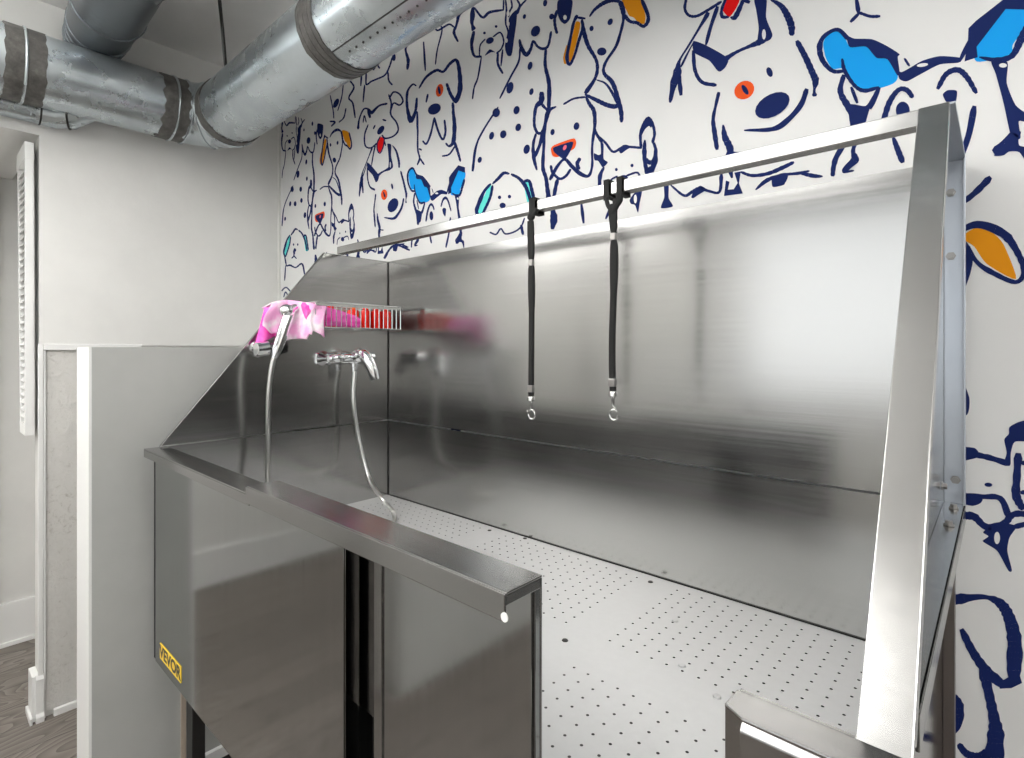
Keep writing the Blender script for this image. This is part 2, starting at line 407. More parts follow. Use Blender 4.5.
St('B',6,[(60,752),(65,710),(88,690),(112,712)]); St('B',5,[(75,742),(85,715),(100,737)])
# smiling dog with one orange eye
St('G',[14,14,14,14,14,14],[(150,-6),(142,50),(165,88),(210,92),(270,60),(350,10)],cp=0)
Pg('G','m_red',[(365,35),(378,-6),(452,-6),(432,50),(395,97),(368,75),(352,50)],cp=0,layer=1)
St('G',[16,14,18,10],[(375,-6),(352,55),(355,95),(392,98)],cp=0); St('G',[10,24,16],[(402,100),(430,95),(478,-6)],cp=0); St('G',20,[(478,-2),(508,14)],cp=0)
St('G',[26,12,10,12,38,32,14],[(275,75),(230,150),(170,250),(112,345),(100,410),(78,480),(58,582)])
St('G',[18,18,14],[(328,40),(290,150),(262,255)]); St('G',[6,8,12],[(195,235),(160,300),(120,380)]); St('G',[20,22],[(105,400),(120,540)])
Pg('G','navy',[(190,235),(262,258),(385,330),(375,380),(345,407),(325,400),(280,345),(195,300)],layer=2)
St('G',[28,16,16,30,30],[(360,345),(430,300),(500,268),(570,238),(625,200)])
Pg('G','navy',[(538,-6),(606,-6),(604,100),(640,195),(622,230),(556,245),(562,160),(548,60)],layer=2); El('G',(592,197),11,29,mat='paper')
St('G',[10,26,34,34,24],[(628,-4),(690,35),(728,95),(748,150),(750,200)]); St('G',18,[(190,290),(200,400),(240,468),(320,485)])
El('G',(480,513),60,50,35,mat='m_eye',layer=2); El('G',(485,512),14,32,32,layer=4); El('G',(624,411),17,29,20); El('G',(640,600),108,62,30)
St('G',[26,26,26,22,10],[(835,510),(800,600),(720,690),(640,735),(480,742)])
St('G',[26,30,32,34,12,28],[(780,235),(830,330),(870,420),(885,460),(878,515),(880,545)])
St('G',[20,14,18,24,20],[(335,528),(318,600),(303,680),(312,760),(325,850)])
St('G',[10,30,34,30,16],[(360,712),(370,780),(400,850),(390,920),(410,1010)]); St('G',10,[(385,860),(430,870),(470,868)])
St('B',[5,8,10],[(475,430),(482,470),(480,512)]); St('B',6,[(510,492),(570,488)]); St('B',[14,8,8,10],[(620,532),(650,482),(690,462),(756,488)])
El('B',(680,482),10,14)
# dog with blue ears
Pg('H','m_blue',[(106,200),(128,155),(165,140),(200,160),(228,213),(300,212),(352,262),(400,272),(447,345),(430,380),(370,402),(290,412),(250,388),(205,315),(150,315),(118,265)],layer=1)
Pg('H','navy',[(215,165),(250,177),(330,180),(400,212),(455,248),(447,262),(455,325),(445,345),(400,272),(350,265),(302,214),(228,216)],layer=2)
St('H',[18,16,16,22,20,16,12],[(222,180),(172,136),(112,165),(90,215),(103,275),(150,325),(205,325)])
St('H',[10,16,14,16,12],[(193,270),(205,325),(250,392),(295,415),(360,400)])
Pg('H','navy',[(448,325),(465,330),(500,312),(560,278),(640,257),(735,265),(725,287),(640,295),(560,335),(490,372),(455,362)],layer=2)
El('H',(560,298),26,8,8,mat='paper'); St('H',10,[(478,268),(500,302)])
Pg('H','navy',[(770,130),(805,95),(935,-6),(1060,-6),(1060,45),(940,42),(807,215),(812,262),(752,282),(768,180)],layer=2,sm=False)
St('H',16,[(785,170),(730,280)])
Pg('H','m_blue',[(938,38),(1060,38),(1060,90),(975,200),(970,240),(920,264),(808,282),(803,215)],layer=1)
St('H',[8,20,22,30,30],[(820,262),(900,275),(970,255),(1010,180),(1050,110)])
Pg('H','navy',[(875,280),(948,285),(945,380),(985,480),(1040,525),(1040,560),(1000,555),(1008,630),(975,640),(958,600),(930,470),(895,340)],layer=2); El('H',(928,300),18,10,mat='paper')
St('H',[40,44,40],[(995,600),(950,655),(890,695)])
St('H',[22,22,18,20,18],[(380,560),(408,470),(450,412),(488,412),(515,445)]); St('H',[18,20,22,22,18],[(630,405),(668,340),(720,320),(762,352),(806,425)])
El('H',(470,505),32,40); Pg('H','navy',[(653,432),(675,413),(716,415),(716,450),(705,487),(685,478),(665,462)],layer=2)
St('H',[18,22,28,30,26],[(200,345),(185,420),(225,495),(262,560),(245,600)]); Pg('H','navy',[(225,480),(300,485),(332,440),(312,520),(292,575),(235,588)],layer=2)
St('H',[20,24],[(362,402),(320,495)]); St('H',14,[(235,400),(262,470)])
St('H',[16,18],[(258,-6),(268,60)],cp=0); St('H',14,[(270,62),(232,100)],cp=0); St('H',12,[(270,58),(320,75),(365,75)],cp=0)
St('P',[16,18,18],[(140,148),(120,245),(84,335)]); St('P',[10,16,18],[(84,465),(140,422),(190,372)])
Pg('P','navy',[(262,232),(238,270),(202,302),(232,302),(250,290),(282,292),(310,330),(310,280),(282,270),(278,240)],layer=2)
Pg('P','m_orange',[(100,560),(150,528),(190,540),(232,582),(272,692),(180,645),(140,590)],layer=1)
St('P',[14,18,24,18,16,12,14,12,14,8],[(80,548),(150,520),(230,548),(272,600),(297,665),(270,702),(190,668),(150,640),(122,600),(104,565)]); St('P',[12,22,20],[(122,590),(120,655),(92,740)])
Pg('Q','navy',[(40,-40),(55,-55),(73,-10),(73,30),(65,55),(42,58)],layer=2)
Pg('Q','navy',[(40,180),(95,182),(112,213),(60,228),(30,226)],layer=2); St('Q',[18,18,18],[(90,205),(150,218),(225,242)])
Pg('Q','navy',[(205,150),(222,128),(225,102),(262,82),(300,80),(300,152),(245,158),(230,200),(228,245),(203,240),(214,200)],layer=2)
El('Q',(145,320),15,8,-5); St('Q',[14,16,18,24],[(40,358),(120,365),(190,372),(222,440)]); Pg('Q','navy',[(40,355),(120,370),(115,390),(85,400),(50,390)],layer=2)
St('Q',[26,24,28,20],[(258,205),(252,300),(250,360),(275,412)]); St('Q',14,[(270,235),(300,245)]); St('Q',14,[(268,350),(300,345)])
St('Q',[28,24,20,24,20,20],[(40,438),(90,440),(135,478),(200,470),(240,432),(300,432)])
Pg('Q','navy',[(125,500),(150,480),(205,465),(250,478),(225,520),(217,570),(234,642),(220,644),(180,572),(140,545),(123,532),(145,515)],layer=2); El('Q',(178,521),11,23,mat='paper')
St('Q',16,[(240,480),(300,465)])
St('R',[44,34,16,34,42,52,58],[(-10,88),(60,78),(150,72),(215,100),(252,160),(275,260),(272,410)]); St('R',[24,30,34,36],[(50,212),(100,310),(155,385),(222,445)])
St('R',[40,34],[(295,425),(215,448)]); St('R',[40,34,40,60,70],[(140,380),(165,480),(188,590),(195,660),(185,775)])
St('R',[22,26,30,40],[(38,700),(70,738),(120,752),(165,735)]); St('R',[30,34,30,30],[(5,490),(38,535),(35,610),(5,645)])
El('R',(-10,215),14,22,mat='m_eye')
# upper dogs seen only near the left end
St('Cc',[8,12,14,12,14,16,20,24,20],[(228,515),(270,450),(330,410),(370,418),(410,370),(448,353),(465,430),(466,530),(440,598)],cp=0)
St('Cc',[14,16,18],[(390,488),(410,545),(440,595)],cp=0); St('Cc',[14,14,20],[(425,600),(432,700),(436,760)],cp=0)
St('Cc',[8,8,12,14,26],[(212,500),(190,493),(160,540),(160,630),(180,712)],cp=0); St('Cc',[12,14,18],[(216,572),(208,645),(184,712)],cp=0); St('Cc',8,[(216,650),(218,760)],cp=0)
El('Cc',(348,527),21,38,-12,cp=0,mat='m_eye',layer=2); El('Cc',(347,527),8,24,10,cp=0,layer=4); St('Cc',10,[(280,550),(270,596)],cp=0); El('Cc',(318,636),40,30,30,cp=0)
St('D',8,[(203,10),(205,110),(205,210),(215,260),(203,297)],cp=0); St('D',8,[(212,210),(226,217)],cp=0); St('D',8,[(214,258),(240,296)],cp=0)
St('D',9,[(295,42),(275,130),(252,183),(232,168)],cp=0); St('D',10,[(295,42),(315,112),(340,160),(355,120),(350,55)],cp=0)
St('D',[12,18,18,10,8],[(395,0),(404,80),(398,170),(375,196),(357,180)],cp=0); St('D',8,[(338,250),(375,240),(408,195)],cp=0); St('D',[14,12,10],[(402,170),(420,220),(436,278)],cp=0)
St('Cc',[12,16,10,12,14,10],[(545,175),(534,110),(545,45),(598,102),(640,72),(722,58)]); St('Cc',9,[(722,0),(720,60)]); Pg('Cc','navy',[(545,45),(555,90),(545,140),(560,165),(535,180),(532,110)],layer=2)
St('Cc',[18,16,12,12],[(548,185),(535,260),(550,325),(592,330)]); St('Cc',8,[(592,330),(572,450),(550,510),(540,577)])
El('Cc',(610,193),8,8); El('Cc',(678,155),8,8); El('Cc',(642,237),24,18,30); St('Cc',7,[(580,325),(585,265),(614,228)]); St('Cc',8,[(660,215),(702,190),(722,240),(708,285),(680,312)])
Pg('Cc','navy',[(612,325),(640,288),(672,305),(648,305)],layer=2); St('Cc',12,[(688,312),(688,372),(716,428)]); St('Cc',9,[(716,290),(706,385)])
St('Cc',7,[(350,140),(362,180),(335,290),(324,375)],cp=0); St('Cc',9,[(318,152),(335,178),(370,160),(405,142),(432,158)],cp=0)
St('Cc',[20,14,12,14,10],[(490,48),(462,90),(445,150),(432,190),(455,243)],cp=0); St('Cc',10,[(255,245),(265,412)],cp=0); St('Cc',[14,10,16,12],[(166,248),(150,290),(165,350),(160,405)],cp=0)
St('Cc',12,[(455,50),(462,75),(450,110)],cp=0); St('Cc',12,[(390,105),(410,98)],cp=0)
St('S5',9,[(195,290),(204,206),(228,202),(230,280),(262,262),(300,246),(350,220),(378,165),(395,110)],cp=0); St('S5',9,[(220,285),(210,392)],cp=0); St('S5',9,[(368,205),(372,255),(395,285)],cp=0)
El('S5',(405,110),12,24,cp=0); St('S5',9,[(275,190),(296,158),(315,180)],cp=0); St('S5',9,[(125,255),(152,300),(120,365),(145,400),(160,492)],cp=0)
St('S5',6,[(85,280),(75,360),(50,447)],cp=0); St('S5',7,[(102,432),(88,490),(58,520)],cp=0); El('S5',(40,400),15,32,-25,cp=0); St('S5',6,[(2,350),(20,440),(25,495)],cp=0); St('S5',9,[(0,515),(32,518),(10,545)],cp=0)
St('S5',[14,8,8,10,14],[(178,562),(186,500),(212,440),(240,436),(265,460)],cp=0); St('S5',[18,10,12],[(262,465),(310,417),(362,402)],cp=0); St('S5',16,[(242,440),(254,490)],cp=0); St('S5',6,[(210,522),(218,478),(230,520)],cp=0)
St('S5',9,[(372,345),(388,400),(385,470),(420,520),(432,570),(402,608),(350,622),(330,602)],cp=0); St('S5',9,[(375,372),(402,330),(440,342),(462,385),(440,412),(402,400),(380,462)],cp=0)
St('S5',8,[(242,535),(220,600),(224,668),(260,682),(300,650)],cp=0); El('S5',(345,507),13,6,-20,cp=0); St('S5',8,[(286,538),(275,562)],cp=0); El('S5',(322,570),17,32,-35,cp=0)
Pg('S5','m_red',[(315,615),(345,620),(338,670),(318,712),(300,690),(303,650)],cp=0,layer=1); St('S5',6,[(318,610),(300,650),(300,695),(318,715),(338,672),(345,622)],cp=0); St('S5',7,[(345,640),(352,668)],cp=0)

wb = MB(); wb.use(M['paper']); wb.box(XLW-.1, 1.95, YW, YW+.1, -.02, 2.57)
seq = 0
for mat, pts, layer, cp in mural:
    shifts = (0, -PERIOD, PERIOD) if cp else (0,)
    for sh in shifts:
        q = [(x+sh, z-.025*sh/PERIOD) for x, z in pts]
        if min(x for x, z in q) < XLW+.01 or max(x for x, z in q) > 1.9: continue
        if sh == PERIOD and min(x for x, z in q) < .06: continue
        if max(z for x, z in q) > 2.55 or min(z for x, z in q) < .05: continue
        seq += 1
        y = YW - .0003*layer - (seq % 17)*.00001
        ar = sum(q[i][0]*q[(i+1) % len(q)][1]-q[(i+1) % len(q)][0]*q[i][1] for i in range(len(q)))
        if ar < 0: q = q[::-1]
        wb.use(M[mat]); wb.add([(x, y, z) for x, z in q], [tuple(range(len(q)))])
wall_back = struct(wb.build('wall_back'))
# ------------------------------------------------------------------ room
CEIL = 2.57; YFRONT = -2.6; XR = 1.85
def slab(name, mat, *b, parent=None): return struct(MB().box(*b).build(name, mat, parent))
slab('floor', M['floor'], -3.45, XR+.1, YFRONT-.1, YW+.1, -.1, 0)
slab('ceiling', M['ceiling'], -3.45, XR+.1, YFRONT-.1, YW+.1, CEIL, CEIL+.1)
slab('wall_right', M['wall'], XR, XR+.1, YFRONT, YW, 0, CEIL)
slab('wall_front', M['wall'], -3.45, XR+.1, YFRONT-.1, YFRONT, 0, CEIL)
slab('wall_passage', M['wall'], -3.41, -3.31, YFRONT, .60, 0, CEIL)
slab('wall_passage_end', M['wall'], -3.31, -2.65, .55, .65, 0, CEIL)
YL = .309
wl = MB(); wl.use(M['wall'])
wl.box(-2.65, XLW, YL, YW, 1.34, CEIL)                      # upper left wall
wl.box(-2.65, XLW, YL, YL+.018, 0, 1.34)
wl.box(-2.65, -2.56, YL+.018, YW, 0, 1.34)
wl.box(-3.31, XLW, -.9, YL, 2.09, CEIL)                     # header over the passage opening
wl.use(M['stucco']); wl.box(-2.60, XLW-.004, YL+.018, YW, .02, 1.325)
wall_left = struct(wl.build('wall_left'))
t = MB(); t.box(-2.556, XLW+.006, YL-.004, YL+.010, .10, 1.345); t.box(-2.556, XLW+.006, YL+.010, .62, 1.322, 1.345)
t.box(-2.556, XLW+.003, YL+.010, YL+.018, .10, 1.322)
struct(t.build('trim_1', M['white_trim'], bevel=.002))
# baseboards
def board(mb, x0, x1, y0, y1, h=.15):
    mb.box(x0, x1, y0, y1, 0, h-.02)
b = MB()
b.prism([(XLW, YL-.012, 0), (XLW+.022, YL-.012, 0), (XLW+.022, YL-.012, .02), (XLW+.012, YL-.012, .03), (XLW+.012, YL-.012, .15), (XLW+.004, YL-.012, .165), (XLW, YL-.012, .165)][:], (0, .024, 0))
b.box(XLW, XLW+.016, YL+.038, YW-.01, 0, .025); b.box(-2.64, XLW, YL-.02, YL, 0, .16); b.box(-2.64, XLW+.02, YL-.028, YL-.02, 0, .025)
struct(b.build('baseboard_left', M['white_trim'], bevel=.002))
b = MB(); b.box(-3.31, -3.292, YFRONT, .55, 0, .19); b.box(-3.292, -3.280, YFRONT, .55, 0, .02); b.box(-3.31, -3.286, -.5, .262, 0, .20)
struct(b.build('baseboard_passage', M['white_trim'], bevel=.003))
b = MB(); b.box(-3.31, -3.272, .02, .255, .0, 2.09); struct(b.build('trim_2', M['wall'], bevel=.003))
b = MB(); b.box(-1.72, XR, YFRONT, YFRONT+.015, 0, .15); struct(b.build('baseboard_front', M['white_trim']))
b = MB(); b.box(XR-.015, XR, YFRONT+.02, YW-.02, 0, .15); struct(b.build('baseboard_right', M['white_trim']))
b = MB(); b.box(-1.84, -1.70, YFRONT, -.35, 0, 1.33); struct(b.build('wall_partition', M['wall']))
b = MB(); b.box(XLW, XLW+.012, YW-.012, YW, 1.30, CEIL); struct(b.build('trim_3', M['wall']))
# louvred panel beside the passage
lv = thing('louvered_panel', 'tall narrow white louvered panel at the left edge of the grey wall', 'louver', (-2.66, YL-.03, 1.1))
f = MB(); XA, XB = -2.775, -2.556
f.prism([(XA, .272, 2.05), (XA+.03, .272, 2.05), (XA+.1, .272, 1.03), (XA+.085, .272, 1.03)], (0, .022, 0))
f.box(XB-.012, XB, .2712, .295, 1.0601, 1.9999); f.box(XA-.001, XB, .2705, .296, 2.0, 2.06); f.box(XA+.084, XB, .2708, .2955, 1.02, 1.06)
f.build('frame', M['white_trim'], lv, bevel=.001)
s_ = MB(); z = 1.08
while z < 1.98:
    x0 = XA+.03+(2.05-z)/1.02*.07
    s_.add([(x0, .272, z), (XB-.012, .272, z), (XB-.012, .289, z+.017), (x0, .289, z+.017)], [(0,1,2,3)]); z += .026
s_.build('slats', M['white_trim'], lv, solid=.003)
MB().box(XA+.08, XB-.012, .2905, .293, 1.05, 2.0).build('backing', M['wall'], lv)

# half wall between tub and passage
pw = MB(); pw.use(M['pony']); pw.box(-1.866, -1.722, .31, YW, 0, 1.332)
pw.use(M['white_trim']); pw.box(-1.868, -1.722, .304, .31, 0, 1.333)
struct(pw.build('wall_half'))
b = MB(); b.box(-1.722, -1.708, .54, YW-.02, .12, .15); b.use(M['white_trim']); struct(b.build('trim_4', M['white_trim']))
b = MB(); b.box(-1.722, -1.710, .54, YW-.02, 0, .12); struct(b.build('baseboard_half', M['black']))
b = MB(); b.box(-1.722, -1.716, .512, .524, 0, .63); struct(b.build('trim_5', plain('bare_wood_edge', srgb(178, 165, 150), .7)))

# ------------------------------------------------------------------ added fill lights, unseen, brightening left wall, ceiling and mural
PLZ = 2.37
FILL_LAMPS = [(-.83, -.78, .45, .22, 'long added fill light nearest the tub, left of the middle'), (1.05, -.75, .55, .24, 'long added fill light nearest the tub, right of the middle'),
         (-1.55, -.42, .22, .45, 'added fill light hung crosswise in front of the wall mixer'), (-2.6, -1.7, .55, .24, 'long added fill light at the far end of the passage'),
         (-2.17, -.36, .24, .30, 'small low added fill light by the passage and the duct'), (-.75, .28, .36, .11, 'slim added fill light over the tub'), (1.30, .0, .30, .24, 'added fill light beside the mural wall')]
for lx, ly, w, d, lab in FILL_LAMPS:
    PLZ = 2.05 if 'small low' in lab else (2.32 if 'crosswise' in lab else 2.24 if 'slim' in lab else 2.37)
    L = thing('fill_light', lab, 'light', (lx, ly, CEIL), 'added fill lights')
    fr = MB()
    for a_, b_, c_, d_ in ((-w,w,-d,-d+.02),(-w,w,d-.02,d),(-w,-w+.02,-d+.02,d-.02),(w-.02,w,-d+.02,d-.02)):
        fr.box(lx+a_, lx+b_, ly+c_, ly+d_, PLZ-.03, PLZ+.03)
    fr.build('frame', M['white_trim'], L)
    for s_x in ((-.3, .5) if 'small low' in lab else (-.7, .7)): MB().tube([(lx+s_x*w, ly, PLZ+.02), (lx+s_x*w, ly, CEIL)], .003, 6).build('cord', M['steel_dark'], L)
    MB().box(lx-w+.02, lx+w-.02, ly-d+.02, ly+d-.02, PLZ-.02, PLZ+.02).build('diffuser', M['fill_glow'], L)
# added glowing window panel, unseen, for frontal fill light
wn = thing('fill_window_1', 'wide added glowing window panel on the unseen wall opposite the mural', 'window', (-.1, YFRONT, 1.0)); wn['kind'] = 'structure'; del wn['category']
wx0, wx1, wz0, wz1 = -1.65, 1.7, .95, 2.40
f = MB()
for a_, b_, c_, d_ in ((wx0-.05, wx1+.05, wz0-.05, wz0), (wx0-.05, wx1+.05, wz1, wz1+.05), (wx0-.05, wx0, wz0, wz1), (wx1, wx1+.05, wz0, wz1), (-.02, .02, wz0, wz1)):
    f.box(a_, b_, YFRONT, YFRONT+.03, c_, d_)
f.build('fill_window_frame', M['white_trim'], wn)
m, nt, bb = new_mat('fill_glow_glass'); bb.inputs['Base Color'].default_value = (.8,.8,.8,1)
bb.inputs['Emission Color'].default_value = (.93, .97, 1, 1); bb.inputs['Emission Strength'].default_value = 1.15
MB().box(wx0, wx1, YFRONT+.002, YFRONT+.01, wz0, wz1).build('fill_window_glow', m, wn)

# ------------------------------------------------------------------ ductwork
DY, DZ, DX, DR = .8475, 2.262, -2.40, .1215; DRY = .116
duct = thing('ventilation_duct', 'round galvanised ceiling duct with an elbow, running out over the dog mural', 'duct', (DX, DY, DZ))
EB = .135
MB().tube([(DX, -.9, DZ), (DX, DY-EB, DZ)], DRY, 40).build('duct_section', M['galv'], duct, smooth=True)
MB().tube([(DX+EB, DY, DZ), (XR-.01, DY, DZ)], DR, 48).build('duct_section', M['galv'], duct, smooth=True)
el = MB(); arc = []
for k in range(5):
    a_ = PI/2*k/4; arc.append((DX+EB-EB*math.cos(a_), DY-EB+EB*math.sin(a_), DZ))
el.tube(arc, [DRY+.001, DRY+.002, DR, DR+.001, DR+.001], 40); el.build('elbow', M['galv'], duct, smooth=True, angle=15)
def band(mb, c, ax, w, r, rag=0, n=40):
    c = Vector(c); ax = Vector(ax)
    vs = []; fs = []; u = Vector((0,0,1)); w_ = ax.cross(u)
    for e in (-1, 1):
        for q in (0, 1):
            for j in range(n):
                t_ = 2*PI*j/n; rg = rag*(math.sin(j*2.3+e)+math.sin(j*5.1)*.7)
                off = e*(w/2+rg) if q == (0 if e < 0 else 1) or True else 0
                rr = r if (q == 0) == (e > 0) else r-.004
                vs.append(c+ax*off+(u*math.cos(t_)+w_*math.sin(t_))*rr)
    for k in range(3):
        for j in range(n): fs.append((k*n+j, k*n+(j+1) % n, (k+1)*n+(j+1) % n, (k+1)*n+j))
    mb.add(vs, fs); return mb
def ring(mb, c, ax, r, th=.004, n=40):
    c = Vector(c); ax = Vector(ax); u = Vector((0,0,1)) if abs(ax.z) < .9 else Vector((1,0,0)); u = (u-ax*u.dot(ax)).normalized(); w_ = ax.cross(u)
    k = 8; vs = []; fs = []
    for j in range(n):
        t_ = 2*PI*j/n; d = u*math.cos(t_)+w_*math.sin(t_)
        for i in range(k):
            q = 2*PI*i/k; vs.append(c+d*(r+th*math.cos(q))+ax*th*math.sin(q))
    for j in range(n):
        for i in range(k): fs.append((j*k+i, j*k+(i+1) % k, ((j+1) % n)*k+(i+1) % k, ((j+1) % n)*k+i))
    mb.add(vs, fs); return mb
Yd, Xd = Vector((0,1,0)), Vector((1,0,0))
band(MB(), (DX, .247, DZ), Yd, .100, DRY+.003, .002).build('sealant_band', M['mastic'], duct, smooth=True)
band(MB(), (DX, .672, DZ), Yd, .085, DRY+.003, .005).build('sealant_band', M['mastic'], duct, smooth=True)
band(MB(), (DX+EB+.012, DY, DZ), Xd, .045, DR+.004, .001).build('sealant_band', M['mastic'], duct, smooth=True)
band(MB(), (-1.43, DY, DZ), Xd, .085, DR+.003, .002).build('sealant_band', M['mastic'], duct, smooth=True)
def pring(c, ax, rad, th=.004, n=40, mat='galv', name='joint_ring'): ring(MB_.fresh(), c, ax, rad, th, n).build(name, M[mat], duct, smooth=True)
class MB_:
    fresh = staticmethod(lambda: MB())
for y in (.247, .677): pring((DX, y, DZ), Yd, DRY+.004)
pring((DX, .722, DZ), Yd, DRY+.003, .005)
a_ = PI/4; pring(arc[2], Vector((math.sin(a_), math.cos(a_), 0)), DR+.001, .003); pring((DX+EB-.02, DY, DZ), Xd, DR+.004)
for x in (-1.455, -1.43, -1.405): pring((x, DY, DZ), Xd, DR+.003, .0022, mat='mastic')
# long seam with a row of screws on the underside
sm = MB()
for ang in (-74, -61):
    t_ = math.radians(ang); c = Vector((0, DY-math.cos(t_)*DR, DZ+math.sin(t_)*DR))
    nrm = Vector((0, -math.cos(t_), math.sin(t_)))
    if ang == -61: sm.tube([c+Xd*-1.385, c+Xd*(XR-.02)], .0022, 6)
sm.build('seam', M['steel_dark'], duct)
t_ = math.radians(-72); c = Vector((0, DY-math.cos(t_)*DR, DZ+math.sin(t_)*DR))
for k in range(26): MB().ball(c+Xd*(-1.33+k*.033), .0035, 8).build('screw', M['steel_dark'], duct)
# dark branch above
bs = [Vector((-2.53, .455, 2.455)), Vector((-2.43, .45, 2.455)), Vector((-2.18, .44, 2.455)), Vector((-1.85, .43, 2.455))]
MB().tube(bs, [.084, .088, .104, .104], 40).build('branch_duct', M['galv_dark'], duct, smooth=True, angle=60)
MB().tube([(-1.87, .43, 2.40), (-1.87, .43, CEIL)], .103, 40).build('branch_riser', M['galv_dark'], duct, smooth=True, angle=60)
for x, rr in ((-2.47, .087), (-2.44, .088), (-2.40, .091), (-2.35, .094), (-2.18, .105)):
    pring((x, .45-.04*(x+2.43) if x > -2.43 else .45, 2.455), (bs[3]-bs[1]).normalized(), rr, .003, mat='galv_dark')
# slim pipe below
MB().tube([(-2.515, -.9, 2.165), (-2.515, .30, 2.165)], .046, 24).build('slim_pipe', M['galv'], duct, smooth=True)
MB().tube([(-2.515, .297, 2.165), (-2.51, .35, 2.163), (-2.49, .385, 2.17)], .047, 24).build('slim_elbow', M['galv'], duct, smooth=True, angle=15)
MB().tube([(-2.495, .38, 2.168), (-2.44, .46, 2.20)], [.05, .03], 24).build('slim_reducer', M['galv'], duct, smooth=True)
pring((-2.513, .305, 2.165), Yd, .047, .003, 24, 'steel_dark'); pring((-2.49, .383, 2.17), Vector((.3,.95,0)).normalized(), .05, .0035, 24, 'steel_dark')
MB().tube([(-2.037, .7255, CEIL), (-2.09, .757, 2.47), (-2.15, .79, 2.37)], .006, 8).build('hanger_rod', M['steel_dark'], duct, smooth=True)

# ------------------------------------------------------------------ the tub
XL_, XR_, YF, YB = -1.645, -.0725, .443, 1.157
ZL, ZT, ZF, ZB = 1.068, 1.642, .80, .52
tub = thing('dog_washing_tub', 'long stainless steel dog washing tub with tall splash panels in front of the mural', 'tub', (-.86, .80, 0))
yS0, yS1 = YF, .911
MB().box(XL_, XR_, YB, YB+.003, ZL+.004, ZT).box(XL_, XR_, YB+.003, YB+.012, ZT-.006, ZT).build('back_splash', M['steel_h'], tub)
MB().box(XL_, XR_, YB, YB+.003, ZF, ZL).build('basin_back', M['steel_basin'], tub)
def sidepoly(x, grow=0): return [(x, yS0, ZL+.004), (x, yS1, ZT), (x, YB, ZT), (x, YB, ZL+.004)]
# left side
MB().prism(sidepoly(XL_), (-.003, 0, 0)).build('side_splash', M['steel_side'], tub)
dS = Vector((0, yS1-yS0, ZT-ZL)).normalized(); nS = Vector((0, -dS.z, dS.y))
def slopeflange(x0, x1, th=.003, e0=0.0, e1=0.0):
    a_ = Vector((0, yS0, ZL))-dS*e0; b_ = Vector((0, yS1, ZT))+dS*e1
    return [(x0, a_.y, a_.z), (x1, a_.y, a_.z), (x1, b_.y, b_.z), (x0, b_.y, b_.z)], nS*th
f = MB(); q, v_ = slopeflange(XL_-.010, XL_+.0); f.prism(q, v_); f.box(XL_-.010, XL_, yS1, YB, ZT-.003, ZT)
f.build('splash_flange', M['steel_rim'], tub, bevel=.001)
MB().box(XL_-.003, XL_, YF, YB, ZF, ZL).build('basin_side', M['steel_side'], tub)
# corner seams
MB().box(XL_, XL_+.0025, YB-.0025, YB, ZF, ZT-.003).build('corner_seam', M['black'], tub)
# right side
yS1 = .882
MB().prism(sidepoly(XR_), (.003, 0, 0)).build('side_splash', M['steel_side'], tub)
FW = .031; YP = .468
dS = Vector((0, yS1-yS0, ZT-ZL)).normalized(); nS = Vector((0, -dS.z, dS.y))
SH = -.0055
f = MB(); q, v_ = slopeflange(XR_-.001, XR_+FW, .004, .014, -.004); q = [(p[0]+(SH if p[2] > 1.3 else 0), p[1], p[2]) for p in q]; f.prism(q, v_)
q, v_ = slopeflange(XR_+FW-.003, XR_+FW, -.012, .0, -.004); q = [(p[0]+(SH if p[2] > 1.3 else 0), p[1], p[2]) for p in q]; f.prism(q, v_)
q, v_ = slopeflange(XR_-.001, XR_+.003, -.010, .0, -.004); q = [(p[0]+(SH if p[2] > 1.3 else 0), p[1], p[2]) for p in q]; f.prism(q, v_)
f.build('splash_flange', M['steel_post'], tub, bevel=.0012)
f = MB(); f.box(XR_+.003, XR_+FW, YB-.003, YB, ZL, ZT); f.box(XR_+FW-.003, XR_+FW, YB-.016, YB-.003, ZL, ZT)
f.box(XR_+.003, XR_+FW, yS1, YB, ZT-.003, ZT); f.build('rear_flange', plain('blue_reflection_steel', (.52,.56,.62,1), .3, .9), tub, bevel=.0008)  # bluish reflected light put into the flange's steel colour
f = MB(); f.box(XR_+.003, XR_+FW, YF+.03, YB-.004, ZL+.004, ZL+.007); f.box(XR_+FW-.003, XR_+FW, YF+.03, YB, ZL-.022, ZL+.007)
f.build('side_rim', M['steel_h'], tub, bevel=.0008)
MB().box(XR_, XR_+.003, YF, YB, ZB+.0, ZL).build('basin_side', M['steel_front'], tub)
bo = [(XR_+.004, YB-.07, ZL+.045, 'x'), (XR_+.018, YB-.004, ZL+.045, 'y'), (XR_+.018, YB-.05, ZL+.0075, 'z'), (XR_+.018, YB-.16, ZL+.0075, 'z'),
      (XR_+.012, YB-.004, ZT-.055, 'y'), (XR_+.012, YB-.004, ZT-.16, 'y')]
for x, y, z, ax in bo:
    d = dict(x=(1,0,0), y=(0,-1,0), z=(0,0,1))[ax]
    MB().lathe((x, y, z), d, [(.0001, 0), (.007, 0), (.007, .002), (.0048, .002), (.0048, .007), (.0001, .007)], 6).build('bolt', M['screw'], tub)
# back leg and lower rear corner on the right
MB().box(XR_+.003, XR_+.018, YB-.03, YB, .0, ZL-.025).build('rear_leg', plain('dull_brown_steel', (.16,.14,.13,1), .35, .8), tub, bevel=.001)
